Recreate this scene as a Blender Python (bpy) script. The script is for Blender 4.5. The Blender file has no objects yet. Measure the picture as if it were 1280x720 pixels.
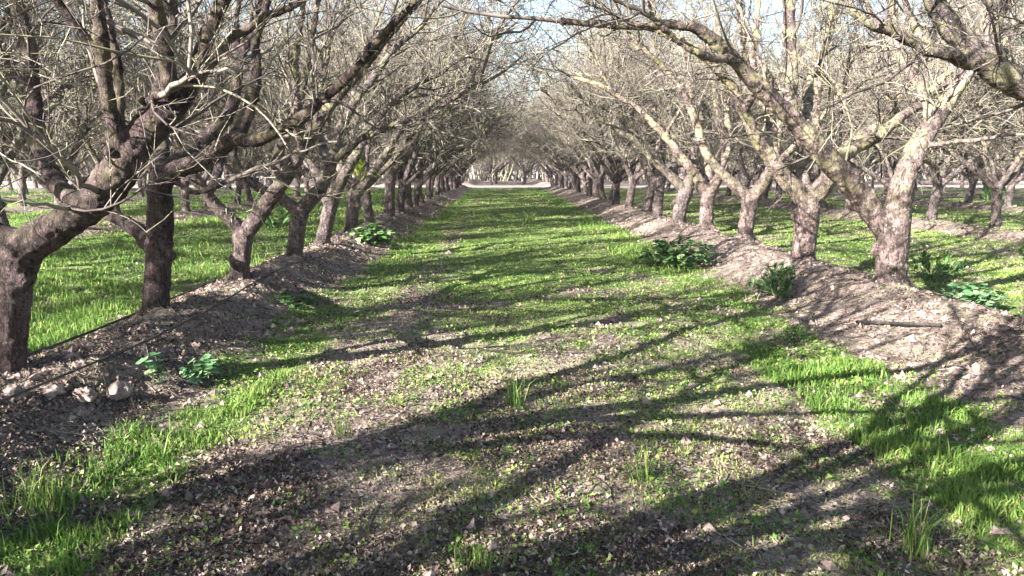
import bpy, math
import numpy as np
from math import radians, sin, cos, tan, pi

C = bpy.context.scene.collection
RNG = np.random.default_rng(11)

# ------------------------------------------------------------------ camera
F = 960.0 / 1280.0
CAM = np.array([0.0, 0.0, 1.65])
PITCH = math.atan(150.0 / 960.0)
YAW = math.atan(15.0 / 960.0)          # lane runs along +Y, its end sits left of centre
SUN_AZ, SUN_EL = radians(50), radians(27)   # direction the shadows run, from +Y towards +X


def ray(px, py):
    u, v = (px - 640) / 960.0, (360 - py) / 960.0
    f = np.array([sin(YAW) * cos(PITCH), cos(YAW) * cos(PITCH), -sin(PITCH)])
    r = np.array([cos(YAW), -sin(YAW), 0.0])
    up = np.cross(r, f)
    return f + u * r + v * up


def at_y(px, py, Y):
    d = ray(px, py)
    return CAM + d * (Y / d[1])


def at_z(px, py, z):
    d = ray(px, py)
    return CAM + d * ((z - CAM[2]) / d[2])


# ------------------------------------------------------------------ noise
def _hash(ix, iy, s):
    h = (ix.astype(np.int64) * 374761393 + iy.astype(np.int64) * 668265263 + s * 974634777) & 0x7fffffff
    h = ((h ^ (h >> 13)) * 1274126177) & 0x7fffffff
    return ((h ^ (h >> 16)) & 0xffff) / 65535.0


def vnoise(x, y, s=0):
    ix, iy = np.floor(x), np.floor(y)
    fx, fy = x - ix, y - iy
    fx, fy = fx * fx * (3 - 2 * fx), fy * fy * (3 - 2 * fy)
    a, b = _hash(ix, iy, s), _hash(ix + 1, iy, s)
    c, d = _hash(ix, iy + 1, s), _hash(ix + 1, iy + 1, s)
    return (a * (1 - fx) + b * fx) * (1 - fy) + (c * (1 - fx) + d * fx) * fy


def fbm(x, y, o=3, s=0):
    t, a, n = 0, 1, 0
    for k in range(o):
        t = t + a * vnoise(x * 2 ** k, y * 2 ** k, s + k)
        n += a
        a *= .5
    return t / n


ROW_L, ROW_R, GAP = -3.15, 4.45, 7.6
ROWS_L = [ROW_L - GAP * k for k in range(5)]
ROWS_R = [ROW_R + GAP * k for k in range(5)]
ROAD0, ROAD1 = 64.5, 71.0


def sstep(a, b, x):
    t = np.clip((x - a) / (b - a), 0, 1)
    return t * t * (3 - 2 * t)


def row_dist(x):
    d = np.full(np.shape(x), 99.0)
    for r in ROWS_L + ROWS_R:
        q = x - r
        if r == ROW_R:
            q = np.where(q < 0, q / 1.25, q)      # the right berm is wider on the lane side
        d = np.where(np.abs(q) < np.abs(d), q, d)
    return d


def height(x, y):
    x = np.asarray(x, float); y = np.asarray(y, float)
    q = row_dist(x + .12 * (fbm(x * .3, y * .6, 2, 5) - .5))
    inr = sstep(ROAD0 + .3, ROAD0 - 2, y) + sstep(ROAD1, ROAD1 + 2, y)
    w = .62 + .2 * (vnoise(x * .2, y * .45, 9) - .5)
    amp = np.where((x > -7) & (x < 8), .30, .20) * (.82 + .36 * vnoise(x * .25, y * .8, 19))
    b = amp * np.exp(-(np.abs(q) / w) ** 2.4) * inr
    near = np.exp(-np.maximum(0, np.hypot(x, y) - 9) / 14)
    rough = .05 * (fbm(x * .9, y * .9, 3, 1) - .5) + ((.042 + .06 * np.exp(-(q / .8) ** 2)) * (fbm(x * 5, y * 5, 4, 2) - .5) + .13 * np.exp(-(q / .85) ** 2) * np.abs(fbm(x * 7, y * 7, 3, 7) - .5)) * near
    return b + rough


def cover(x, y):
    """0 bare soil .. 1 full grass"""
    q = row_dist(x)
    q = q + np.sign(q) * .55 * (fbm(x * 1.7, y * 1.7, 3, 33) - .5)
    n = fbm(x * .55, y * .35, 3, 21)
    n2 = fbm(x * 1.8, y * 1.2, 3, 31)
    lane = (x > -3.0) & (x < 3.6)
    n3 = fbm(x * 2.6, y * 2.0, 3, 41)
    strip = np.exp(-((x + 2.12 + 1.1 * (n - .5) + .5 * (n3 - .5)) / .46) ** 2) + np.exp(-((x - 2.68 + 1.2 * (n - .5) + .5 * (n3 - .5)) / .56) ** 2)
    strip = strip * (.6 + .8 * sstep(.36, .56, n3))
    far = sstep(4.5, 15, y)
    mid = (.34 + .52 * far) * sstep(.36, .60, n * .4 + n2 * .6 + .10 * far + .04) + .14 * far + .03
    centre = np.exp(-((x - .55) / .75) ** 2) * sstep(5, 14, y) * .45
    tracks = np.exp(-((x + 1.15) / .38) ** 2) * sstep(60, 20, y) * .4
    g = np.maximum(strip * .95, mid + centre - tracks)
    gl = .80 + .3 * (n - .5)
    gr = .52 + 1.3 * (n2 - .42) + .15 * sstep(.2, .8, n)
    g = np.where(lane, g, np.where(x < 0, gl, gr))
    bare = sstep(1.15, .72, np.abs(q)) * (1 - .25 * sstep(.55, .8, n2))
    bareR = np.where((x > 0) & (q > 0), sstep(1.0, .6, np.abs(q)), bare)
    g = g * (1 - np.where((x > -7) & (x < 8), .97, .70) * np.maximum(bareR, 0))
    g = g * np.where(y > ROAD0 - 1, sstep(ROAD0, ROAD0 - 1, y), 1) + np.where(y > ROAD1, .25, 0)
    return np.clip(g, 0, 1)


# ------------------------------------------------------------------ mesh helpers
def make_mesh(name, verts, faces_list, attrs=None, smooth=True):
    """faces_list: list of int arrays (n,k) with k constant inside each"""
    me = bpy.data.meshes.new(name)
    verts = np.ascontiguousarray(verts, dtype=np.float32)
    loops = np.concatenate([f.ravel() for f in faces_list]).astype(np.int32)
    tot = np.concatenate([np.full(len(f), f.shape[1], np.int32) for f in faces_list])
    start = np.concatenate([[0], np.cumsum(tot)[:-1]]).astype(np.int32)
    me.vertices.add(len(verts)); me.vertices.foreach_set('co', verts.ravel())
    me.loops.add(len(loops)); me.loops.foreach_set('vertex_index', loops)
    me.polygons.add(len(tot)); me.polygons.foreach_set('loop_start', start)
    me.polygons.foreach_set('loop_total', tot)
    me.polygons.foreach_set('use_smooth', np.full(len(tot), smooth, bool))
    if attrs:
        for k, v in attrs.items():
            a = me.attributes.new(k, 'FLOAT', 'POINT')
            a.data.foreach_set('value', np.ascontiguousarray(v, dtype=np.float32))
    me.update(calc_edges=True)
    return me


def link(name, me, mat=None, parent=None):
    o = bpy.data.objects.new(name, me)
    C.objects.link(o)
    if mat and me is not None and len(me.materials) == 0:
        me.materials.append(mat)
    if parent is not None:
        o.parent = parent
    return o


def tag(o, label=None, cat=None, group=None, kind=None):
    if label: o['label'] = label
    if cat: o['category'] = cat
    if group: o['group'] = group
    if kind: o['kind'] = kind
    return o


def tubes(P, R, k, cap=False, tint=None):
    """P (N,n,3), R (N,n) -> verts, faces list, tint per vertex"""
    N, n, _ = P.shape
    T = np.gradient(P, axis=1)
    T /= np.linalg.norm(T, axis=2, keepdims=True) + 1e-9
    ch = P[:, -1] - P[:, 0]
    ref = np.where((np.abs(ch[:, 2]) > .8 * np.linalg.norm(ch, axis=1))[:, None],
                   np.array([1., .2, 0]), np.array([.1, .05, 1.]))
    A = np.cross(T, ref[:, None, :]); A /= np.linalg.norm(A, axis=2, keepdims=True) + 1e-9
    B = np.cross(T, A)
    th = np.arange(k) * 2 * pi / k
    V = P[:, :, None, :] + R[:, :, None, None] * (cos_(th)[None, None, :, None] * A[:, :, None, :] + sin_(th)[None, None, :, None] * B[:, :, None, :])
    V = V.reshape(-1, 3)
    base = (np.arange(N) * n * k)[:, None, None]
    i = (np.arange(n - 1) * k)[None, :, None]
    j = np.arange(k)[None, None, :]; j2 = (j + 1) % k
    a = base + i + j; b = base + i + j2
    faces = [np.stack([a, b, b + k, a + k], -1).reshape(-1, 4)]
    if cap:
        faces.append((np.arange(N)[:, None] * n * k + np.arange(k)[None, ::-1]))
        faces.append((np.arange(N)[:, None] * n * k + (n - 1) * k + np.arange(k)[None, :]))
    t = None if tint is None else np.repeat(tint, n * k)
    return V, faces, t


def cos_(a): return np.cos(a)
def sin_(a): return np.sin(a)


class MB:
    def __init__(s): s.v, s.f, s.t, s.n = [], {}, [], 0

    def add(s, V, faces, t=None):
        for f in faces:
            s.f.setdefault(f.shape[1], []).append(f + s.n)
        s.v.append(V); s.n += len(V)
        s.t.append(np.zeros(len(V)) if t is None else t)

    def mesh(s, name, smooth=True):
        return make_mesh(name, np.concatenate(s.v), [np.concatenate(s.f[k]) for k in sorted(s.f)],
                         {'tint': np.concatenate(s.t)}, smooth)


def resample(P, R, n):
    P = np.asarray(P, float); R = np.asarray(R, float)
    # Catmull-Rom then arc length resample
    if len(P) > 2:
        Q = np.vstack([2 * P[0] - P[1], P, 2 * P[-1] - P[-2]])
        out, ro = [], []
        for i in range(len(P) - 1):
            for t in np.linspace(0, 1, 8, endpoint=False):
                a, b, c, d = Q[i], Q[i + 1], Q[i + 2], Q[i + 3]
                out.append(.5 * (2 * b + (c - a) * t + (2 * a - 5 * b + 4 * c - d) * t * t + (3 * b - a - 3 * c + d) * t ** 3))
                ro.append(R[i] * (1 - t) + R[i + 1] * t)
        out.append(P[-1]); ro.append(R[-1])
        P, R = np.array(out), np.array(ro)
    s = np.concatenate([[0], np.cumsum(np.linalg.norm(np.diff(P, axis=0), axis=1))])
    u = np.linspace(0, s[-1], n)
    return np.stack([np.interp(u, s, P[:, k]) for k in range(3)], 1), np.interp(u, s, R)


def grow(rng, base, direc, length, r0, r1, n, wob, up):
    """vectorised curved branches; base,direc (N,3), length,r0,r1 (N,)"""
    N = len(base)
    P = np.zeros((N, n, 3)); P[:, 0] = base
    d = direc / (np.linalg.norm(direc, axis=1, keepdims=True) + 1e-9)
    drift = rng.normal(0, wob * .5, (N, 3))
    for i in range(1, n):
        d = d + rng.normal(0, wob, (N, 3)) + drift
        d[:, 2] += up
        d /= np.linalg.norm(d, axis=1, keepdims=True) + 1e-9
        P[:, i] = P[:, i - 1] + d * (length / (n - 1))[:, None]
    t = np.linspace(0, 1, n)[None]
    R = r0[:, None] * (1 - t) + r1[:, None] * t
    return P, R


def spawn(rng, P, R, N, t0, t1, ang, weights=None):
    """pick N start points on parent branches"""
    M, n, _ = P.shape
    L = np.linalg.norm(np.diff(P, axis=1), axis=2).sum(1)
    w = L if weights is None else L * weights
    idx = rng.choice(M, N, p=w / w.sum())
    t = t0 + (t1 - t0) * rng.random(N)
    f = t * (n - 1); i = np.minimum(f.astype(int), n - 2); fr = (f - i)[:, None]
    base = P[idx, i] * (1 - fr) + P[idx, i + 1] * fr
    rr = R[idx, i] * (1 - fr[:, 0]) + R[idx, i + 1] * fr[:, 0]
    T = P[idx, i + 1] - P[idx, i]; T /= np.linalg.norm(T, axis=1, keepdims=True) + 1e-9
    q = rng.normal(0, 1, (N, 3)); q -= (q * T).sum(1, keepdims=True) * T
    q[:, 2] += .25
    q /= np.linalg.norm(q, axis=1, keepdims=True) + 1e-9
    a = rng.uniform(ang[0], ang[1], N)[:, None]
    return base, T * np.cos(a) + q * np.sin(a), rr, L[idx]


# ------------------------------------------------------------------ materials
class NT:
    def __init__(s, name):
        s.m = bpy.data.materials.new(name); s.m.use_nodes = True
        s.t = s.m.node_tree; s.t.nodes.clear()
        s.out = s.n('ShaderNodeOutputMaterial')
        s.b = s.n('ShaderNodeBsdfPrincipled'); s.l(s.b.outputs[0], s.out.inputs[0])
        s.b.inputs['Specular IOR Level'].default_value = .25

    def n(s, k, **kw):
        x = s.t.nodes.new(k)
        for a, v in kw.items(): setattr(x, a, v)
        return x

    def l(s, a, b): s.t.links.new(a, b)

    def coord(s, scale=(1, 1, 1), out='Object'):
        c = s.n('ShaderNodeTexCoord'); m = s.n('ShaderNodeMapping')
        m.inputs['Scale'].default_value = scale
        s.l(c.outputs[out], m.inputs[0]); return m.outputs[0]

    def noise(s, scale, vec, detail=4, rough=.6, dist=0):
        x = s.n('ShaderNodeTexNoise'); x.inputs['Scale'].default_value = scale
        x.inputs['Detail'].default_value = detail; x.inputs['Roughness'].default_value = rough
        x.inputs['Distortion'].default_value = dist
        s.l(vec, x.inputs['Vector']); return x.outputs[0]

    def ramp(s, fac, stops, mode='LINEAR'):
        x = s.n('ShaderNodeValToRGB'); e = x.color_ramp.elements
        x.color_ramp.interpolation = mode
        while len(e) < len(stops): e.new(.5)
        for i, (p, c) in enumerate(stops):
            e[i].position = p
            e[i].color = (c, c, c, 1) if not isinstance(c, tuple) else (*c, 1)
        s.l(fac, x.inputs[0]); return x.outputs[0]

    def mix(s, f, a, b, mode='MIX'):
        x = s.n('ShaderNodeMix', data_type='RGBA', blend_type=mode)
        for i, v in ((0, f), (6, a), (7, b)):
            if isinstance(v, (int, float)): x.inputs[i].default_value = v
            elif isinstance(v, tuple): x.inputs[i].default_value = (*v, 1)
            else: s.l(v, x.inputs[i])
        return x.outputs[2]

    def math(s, op, a, b=0.0):
        x = s.n('ShaderNodeMath', operation=op)
        for i, v in ((0, a), (1, b)):
            if isinstance(v, (int, float)): x.inputs[i].default_value = v
            else: s.l(v, x.inputs[i])
        return x.outputs[0]

    def attr(s, name):
        x = s.n('ShaderNodeAttribute'); x.attribute_name = name; return x.outputs['Fac']

    def bump(s, h, strength, dist=.01):
        x = s.n('ShaderNodeBump'); x.inputs['Strength'].default_value = strength
        x.inputs['Distance'].default_value = dist
        s.l(h, x.inputs['Height']); s.l(x.outputs[0], s.b.inputs['Normal'])

    def done(s, col, rough=.85):
        if isinstance(col, tuple): s.b.inputs['Base Color'].default_value = (*col, 1)
        else: s.l(col, s.b.inputs['Base Color'])
        s.b.inputs['Roughness'].default_value = rough
        return s.m


def mat_bark():
    m = NT('bark')
    v = m.coord()
    wob = m.n('ShaderNodeTexNoise'); wob.inputs['Scale'].default_value = 4; wob.inputs['Detail'].default_value = 3; m.l(v, wob.inputs[0])
    ad = m.n('ShaderNodeMixRGB'); ad.blend_type = 'ADD'; ad.inputs[0].default_value = .16; m.l(v, ad.inputs[1]); m.l(wob.outputs[1], ad.inputs[2])

    def scaled(sx, sy, sz):
        q = m.n('ShaderNodeMapping'); q.inputs['Scale'].default_value = (sx, sy, sz); m.l(ad.outputs[0], q.inputs[0]); return q.outputs[0]
    n1 = m.noise(3.2, v, 6, .7)
    base = m.ramp(n1, [(.34, (.032, .023, .021)), (.47, (.095, .070, .065)), (.60, (.20, .155, .145)), (.74, (.32, .26, .24))])
    lent = m.noise(1, scaled(9, 9, 46), 4, .75, .5)                # short horizontal lenticel marks
    base = m.mix(m.ramp(lent, [(.54, 0.), (.66, .5)]), base, (.060, .042, .040))
    fis = m.noise(1, scaled(30, 30, 6), 5, .75, 1.2)               # vertical cracks
    base = m.mix(m.ramp(fis, [(.42, .95), (.50, 0.)]), base, (.022, .017, .016))
    sp = m.noise(34, v, 4, .75)
    base = m.mix(m.ramp(sp, [(.57, 0.), (.66, .6)]), base, (.42, .37, .35))
    sep = m.n('ShaderNodeSeparateXYZ'); m.l(v, sep.inputs[0])
    hz = m.math('MULTIPLY', m.math('SUBTRACT', sep.outputs[2], 1.0), .45)
    hz = m.math('MINIMUM', m.math('MAXIMUM', hz, 0.), .42)
    lich = m.math('MULTIPLY', m.ramp(m.noise(4.5, v, 6, .75), [(.48, 0.), (.58, 1.)]), hz)
    base = m.mix(lich, base, m.mix(m.noise(70, v, 2), (.24, .25, .11), (.50, .47, .25)))
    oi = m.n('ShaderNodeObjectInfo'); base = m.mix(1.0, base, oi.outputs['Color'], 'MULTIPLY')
    m.bump(m.math('ADD', m.math('MULTIPLY', fis, 1.2), m.math('ADD', m.math('MULTIPLY', lent, .4), m.math('MULTIPLY', sp, .5))), 1.0, .03)
    return m.done(base, .92)


def mat_twig():
    m = NT('twig_bark')
    t = m.attr('tint')
    c = m.ramp(t, [(0., (.035, .027, .024)), (.3, (.105, .084, .072)), (.55, (.19, .162, .132)), (.78, (.26, .25, .135)), (1., (.40, .355, .30))])
    n = m.noise(9, m.coord(), 3, .6)
    c = m.mix(m.ramp(n, [(.35, .45), (.6, 0.)]), c, (.11, .085, .08))
    return m.done(c, .85)


def mat_leaf(name, a, b, c, trans=.25):
    m = NT(name)
    col = m.ramp(m.attr('tint'), [(0., a), (.45, b), (.85, c), (1., tuple((p + q) / 2 for p, q in zip(c, (.46, .36, .20))))])
    tr = m.n('ShaderNodeBsdfTranslucent'); m.l(col, tr.inputs[0])
    mx = m.n('ShaderNodeMixShader'); mx.inputs[0].default_value = trans
    m.l(m.b.outputs[0], mx.inputs[1]); m.l(tr.outputs[0], mx.inputs[2]); m.l(mx.outputs[0], m.out.inputs[0])
    return m.done(col, .6)


def mat_ground():
    m = NT('orchard_soil')
    v = m.coord()
    n1 = m.noise(1.3, v, 6, .65)
    soil = m.ramp(n1, [(.3, (.125, .086, .070)), (.5, (.225, .166, .138)), (.7, (.36, .29, .245))])
    # crumbs and litter speckle
    vo = m.n('ShaderNodeTexVoronoi'); vo.inputs['Scale'].default_value = 38
    wv = m.n('ShaderNodeMixRGB'); wv.blend_type = 'ADD'; wv.inputs[0].default_value = .06
    nn = m.n('ShaderNodeTexNoise'); nn.inputs['Scale'].default_value = 22; m.l(v, nn.inputs[0])
    m.l(v, wv.inputs[1]); m.l(nn.outputs[1], wv.inputs[2]); m.l(wv.outputs[0], vo.inputs[0])
    sp = m.n('ShaderNodeSeparateColor'); m.l(vo.outputs['Color'], sp.inputs[0])
    spec = m.ramp(sp.outputs[0], [(0., (.025, .018, .015)), (.35, (.095, .068, .056)), (.6, (.23, .175, .145)), (1., (.44, .365, .305))])
    lm = m.noise(2.2, v, 4, .6)
    soil = m.mix(m.ramp(lm, [(.40, .15), (.58, .75)]), soil, spec)
    fine = m.noise(90, v, 3, .7)
    soil = m.mix(m.ramp(fine, [(.38, .55), (.5, 0.)]), soil, (.08, .055, .042))
    g = m.ramp(m.noise(9, v, 4, .7), [(.3, (.05, .095, .016)), (.55, (.115, .175, .035)), (.75, (.25, .275, .10))])
    gm = m.math('ADD', m.attr('cover'), m.math('MULTIPLY', m.math('SUBTRACT', m.noise(14, v, 4, .75), .5), 1.3))
    col = m.mix(m.ramp(gm, [(.35, 0.), (.75, .92)]), soil, g)
    # dirt road and distant ground
    col = m.mix(m.attr('road'), col, m.ramp(m.noise(.8, v, 5), [(.3, (.40, .34, .29)), (.7, (.52, .45, .39))]))
    h = m.math('ADD', m.math('MULTIPLY', vo.outputs['Distance'], 1.0), m.math('MULTIPLY', fine, .6))
    m.bump(h, .8, .02)
    return m.done(col, .95)


def mat_litter():
    m = NT('dry_litter')
    c = m.ramp(m.attr('tint'), [(0., (.025, .018, .015)), (.4, (.085, .056, .042)), (.68, (.21, .148, .112)), (.9, (.35, .27, .215)), (1., (.50, .42, .34))])
    return m.done(c, .85)


def mat_soilclod():
    m = NT('dry_clod')
    n = m.noise(9, m.coord(), 5, .7)
    m.bump(m.noise(30, m.coord(), 4), .7, .01)
    return m.done(m.ramp(n, [(.35, (.12, .085, .072)), (.65, (.36, .275, .235))]), .95)


def mat_hose():
    m = NT('black_polythene')
    n = m.noise(12, m.coord(), 4)
    return m.done(m.ramp(n, [(.4, (.018, .018, .018)), (.7, (.09, .075, .065))]), .55)


BARK, TWIG = mat_bark(), mat_twig()
GROUND, LITTER, CLOD, HOSE = mat_ground(), mat_litter(), mat_soilclod(), mat_hose()
GRASS = mat_leaf('grass_blades', (.032, .095, .018), (.11, .215, .035), (.31, .37, .10), .32)
MALLOW = mat_leaf('mallow_leaves', (.035, .10, .028), (.075, .17, .045), (.15, .26, .09), .3)
PALELEAF = mat_leaf('pale_leaves', (.07, .17, .07), (.12, .25, .10), (.22, .34, .17), .25)
YOUNG = mat_leaf('young_leaves', (.20, .27, .03), (.30, .38, .05), (.42, .48, .10), .4)

# ------------------------------------------------------------------ ground
def axis(dense0, dense1, step, lo, hi, g=1.06):
    a = list(np.arange(dense0, dense1, step))
    s = step; x = a[-1]
    while x < hi:
        s *= g; x += s; a.append(x)
    s = step; x = a[0]; b = []
    while x > lo:
        s *= g; x -= s; b.append(x)
    return np.array(b[::-1] + a)


def build_ground():
    xs = axis(-5.2, 6.4, .04, -1500, 1500, 1.045)
    ys = axis(2.0, 12.0, .045, -1500, 2500, 1.02)
    # keep cell size bounded inside the orchard for the berms
    xs = np.unique(np.concatenate([xs, np.arange(-45, 48, .22)])); ys = np.unique(np.concatenate([ys, np.arange(-12, 100, .6)]))
    X, Y = np.meshgrid(xs, ys)
    inside = sstep(70, 50, np.abs(X)) * sstep(150, 100, Y) * sstep(-60, -30, Y)
    Z = height(X, Y) * inside
    V = np.stack([X, Y, Z], -1).reshape(-1, 3)
    ny, nx = X.shape
    i = (np.arange(ny - 1) * nx)[:, None]; j = np.arange(nx - 1)[None]
    a = (i + j).ravel()
    f = np.stack([a, a + 1, a + nx + 1, a + nx], -1)
    cv = cover(X, Y)
    road = sstep(ROAD0 - .2, ROAD0 + .6, Y + .8 * (fbm(X * .3, Y * .3, 2, 3) - .5)) * sstep(ROAD1 + .6, ROAD1, Y)
    far = np.maximum(sstep(100, 130, Y), sstep(45, 60, np.abs(X)) * .8)
    me = make_mesh('ground', V, [f], {'cover': cv.ravel(), 'road': np.maximum(road, far).ravel()})
    tag(link('ground', me, GROUND), kind='structure')


build_ground()


def log_scatter(rng, N, y0, y1, xa, xb):
    y = y0 * np.exp(rng.random(N) * math.log(y1 / y0))
    x = (rng.random(N) * 2 - 1) * (xa * y + xb) + .03 * y
    return x, y


def blades(rng, x, y, h, w, lean, tint):
    N = len(x); z = height(x, y) - .004
    a = rng.random(N) * 2 * pi; l = rng.random(N) * lean * h; b = rng.random(N) * 2 * pi
    dx, dy = np.cos(a) * w, np.sin(a) * w
    lx, ly = np.cos(b) * l, np.sin(b) * l
    V = np.zeros((N, 5, 3))
    V[:, 0] = np.stack([x - dx, y - dy, z], 1); V[:, 1] = np.stack([x + dx, y + dy, z], 1)
    V[:, 2] = np.stack([x + lx * .35 + dx * .75, y + ly * .35 + dy * .75, z + h * .6], 1)
    V[:, 3] = np.stack([x + lx * .35 - dx * .75, y + ly * .35 - dy * .75, z + h * .6], 1)
    V[:, 4] = np.stack([x + lx, y + ly, z + h * (1 - .25 * (l / (h + 1e-6)))], 1)
    o = np.arange(N)[:, None] * 5
    return V.reshape(-1, 3), [o + np.array([[0, 1, 2, 3]]), o + np.array([[3, 2, 4]])], np.repeat(tint, 5)


def build_grass():
    rng = np.random.default_rng(5)
    x, y = log_scatter(rng, 900000, 1.6, 66, .78, 1.8)
    cv = cover(x, y)
    q = np.abs(row_dist(x))
    clump = fbm(x * 4, y * 4, 2, 51)
    lanef = np.where((x > -1.7) & (x < 2.1), .7, 1.)
    keep = rng.random(len(x)) < np.clip(lanef * cv * (.3 + 1.3 * sstep(.35, .65, clump)), 0, 1) + .02
    x, y, cv, clump, q = x[keep], y[keep], cv[keep], clump[keep], q[keep]
    strip = (((x > -2.65) & (x < -1.7)) | ((x > 2.15) & (x < 3.3)) | (x < -3.6)) & (y > 0)
    patch = fbm(x * .9, y * .7, 3, 61)
    h = np.where(strip, (.4 + 1.2 * sstep(.35, .65, patch)) * (.022 + .075 * rng.random(len(x)) ** 2 * (.3 + 1.4 * clump) + .03 * clump), .012 + .028 * rng.random(len(x)) ** 2 + .016 * clump)
    h *= np.where(strip & (x > -3.6), .52, .66) + .01 * y
    tall = rng.random(len(x)) < .006
    h = np.where(tall, h * 2.2, h)
    w = (.0016 + .0022 * rng.random(len(x))) * (1 + y / 9)
    dry = fbm(x * .7, y * .5, 3, 71)
    tint = np.clip(.25 + .35 * rng.random(len(x)) + .55 * (dry - .45) + np.where(strip, .03, .24) + .35 * (rng.random(len(x)) < .07), 0, 1)
    V, f, t = blades(rng, x, y, h, w, .9, tint)
    b = MB(); b.add(V, f, t)
    # low broad weed leaves between the blades
    x, y = log_scatter(rng, 640000, 1.8, 34, .6, 1.4)
    cv = cover(x, y); cl = fbm(x * 3, y * 3, 3, 81)
    keep = (rng.random(len(x)) < np.clip((.10 + cv) * sstep(1.5, 9, y) + .10, 0, 1) * sstep(.45, .60, cl)) & (np.abs(row_dist(x)) > .75)
    x, y = x[keep], y[keep]; N = len(x)
    V, f, t = chips(rng, x, y, (.005 + .014 * rng.random(N) ** 1.7) * (1 + y / 25), .03, .6, np.clip(rng.random(N) * .8 + .1, 0, 1))
    b.add(V, f, t)
    tag(link('grass', b.mesh('grass', False), GRASS), 'green grass and low weeds growing along the lanes between the tree rows', 'grass', kind='stuff')


def chips(rng, x, y, s, lift, tilt, tint):
    N = len(x); z = height(x, y) + lift * rng.random(N) + .002
    n = np.stack([rng.normal(0, tilt, N), rng.normal(0, tilt, N), np.ones(N)], 1)
    n /= np.linalg.norm(n, axis=1, keepdims=True)
    q = rng.normal(0, 1, (N, 3)); q -= (q * n).sum(1, keepdims=True) * n
    q /= np.linalg.norm(q, axis=1, keepdims=True); p = np.cross(n, q)
    asp = rng.uniform(.35, .8, N)[:, None]; s = s[:, None]
    c = np.stack([x, y, z], 1)
    curl = n * s * rng.uniform(-.1, .8, N)[:, None]
    V = np.stack([c - q * s + curl, c + p * s * asp, c + q * s * rng.uniform(.6, 1.1, N)[:, None] + curl, c - p * s * asp], 1).reshape(-1, 3)
    o = np.arange(N)[:, None] * 4
    return V, [o + np.array([[0, 1, 3]]), o + np.array([[1, 2, 3]])], np.repeat(tint, 4)


def build_litter():
    rng = np.random.default_rng(6)
    b = MB()
    x, y = log_scatter(rng, 620000, 1.8, 40, .55, 1.6)
    cv = cover(x, y); q = np.abs(row_dist(x)); cl = fbm(x * 1.6, y * 1.6, 3, 91)
    keep = rng.random(len(x)) < (1 - .88 * cv) * (.25 + .9 * sstep(.38, .6, cl)) * np.where((x > 3.0) & (q < 1.3), .35, 1)
    x, y = x[keep], y[keep]; N = len(x)
    V, f, t = chips(rng, x, y, (.004 + .013 * rng.random(N) ** 2) * (1 + y / 22), .022, .9, rng.random(N) ** 1.2)
    b.add(V, f, t)
    tag(link('leaf_litter', b.mesh('leaf_litter', False), LITTER), 'dry brown leaf litter and soil crumbs strewn over the lane and berms', 'leaf litter', kind='stuff')
    # twiggy prunings lying on the berms and lane
    x, y = log_scatter(rng, 34000, 2.0, 45, .6, 1.6)
    q = np.abs(row_dist(x))
    keep = ((q < .95) & (rng.random(len(x)) < np.where(x > 0, .35, 1))) | (rng.random(len(x)) < .10)
    x, y = x[keep], y[keep]; N = len(x)
    a = rng.normal(pi / 2, .8, N)
    L = rng.uniform(.08, .45, N) ** 1.2
    n = 5; P = np.zeros((N, n, 3)); ang = a.copy(); cx, cy = x.copy(), y.copy()
    for i in range(n):
        P[:, i, 0], P[:, i, 1] = cx, cy; P[:, i, 2] = height(cx, cy) + .008
        ang += rng.normal(0, .22, N); cx = cx + np.cos(ang) * L / 4; cy = cy + np.sin(ang) * L / 4
    R = (.0018 + .004 * rng.random(N) ** 2)[:, None] * np.linspace(1, .5, n)[None] * (1 + y / 30)[:, None]
    V, f, t = tubes(P, R, 3, tint=rng.random(N))
    b = MB(); b.add(V, f, t)
    tag(link('fallen_twigs', b.mesh('fallen_twigs'), TWIG), 'thin dead twigs scattered along the soil berms', 'twigs', kind='stuff')




def build_crumbs():
    rng = np.random.default_rng(66)
    x, y = log_scatter(rng, 120000, 1.8, 34, .6, 1.8)
    q = np.abs(row_dist(x)); cl = fbm(x * 2.2, y * 2.2, 3, 15)
    keep = rng.random(len(x)) < np.where(q < 1.1, .75, .10) * sstep(.35, .6, cl)
    x, y = x[keep], y[keep]; N = len(x)
    s = (.004 + .034 * rng.random(N) ** 5) * (1 + y / 25)
    o6 = np.array([[1, 0, 0], [0, 1, 0], [-1, 0, 0], [0, -1, 0], [0, 0, 1], [0, 0, -1.]])
    V = o6[None] * rng.uniform(.5, 1.2, (N, 6, 1)) + rng.normal(0, .16, (N, 6, 3))
    a = rng.random(N) * 6.3; ca, sa = np.cos(a)[:, None], np.sin(a)[:, None]
    V = np.stack([V[..., 0] * ca - V[..., 1] * sa, V[..., 0] * sa + V[..., 1] * ca, V[..., 2] * .8], -1) * s[:, None, None]
    V += np.stack([x, y, height(x, y) + s * .25], -1)[:, None]
    f = np.array([[0, 1, 4], [1, 2, 4], [2, 3, 4], [3, 0, 4], [1, 0, 5], [2, 1, 5], [3, 2, 5], [0, 3, 5]])
    me = make_mesh('soil_crumbs', V.reshape(-1, 3), [(np.arange(N)[:, None, None] * 6 + f[None]).reshape(-1, 3)], None, False)
    tag(link('soil_crumbs', me, CLOD), 'small broken clods and crumbs of dry soil over the berms', 'soil crumbs', kind='stuff')


build_grass(); build_litter(); build_crumbs()

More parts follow.
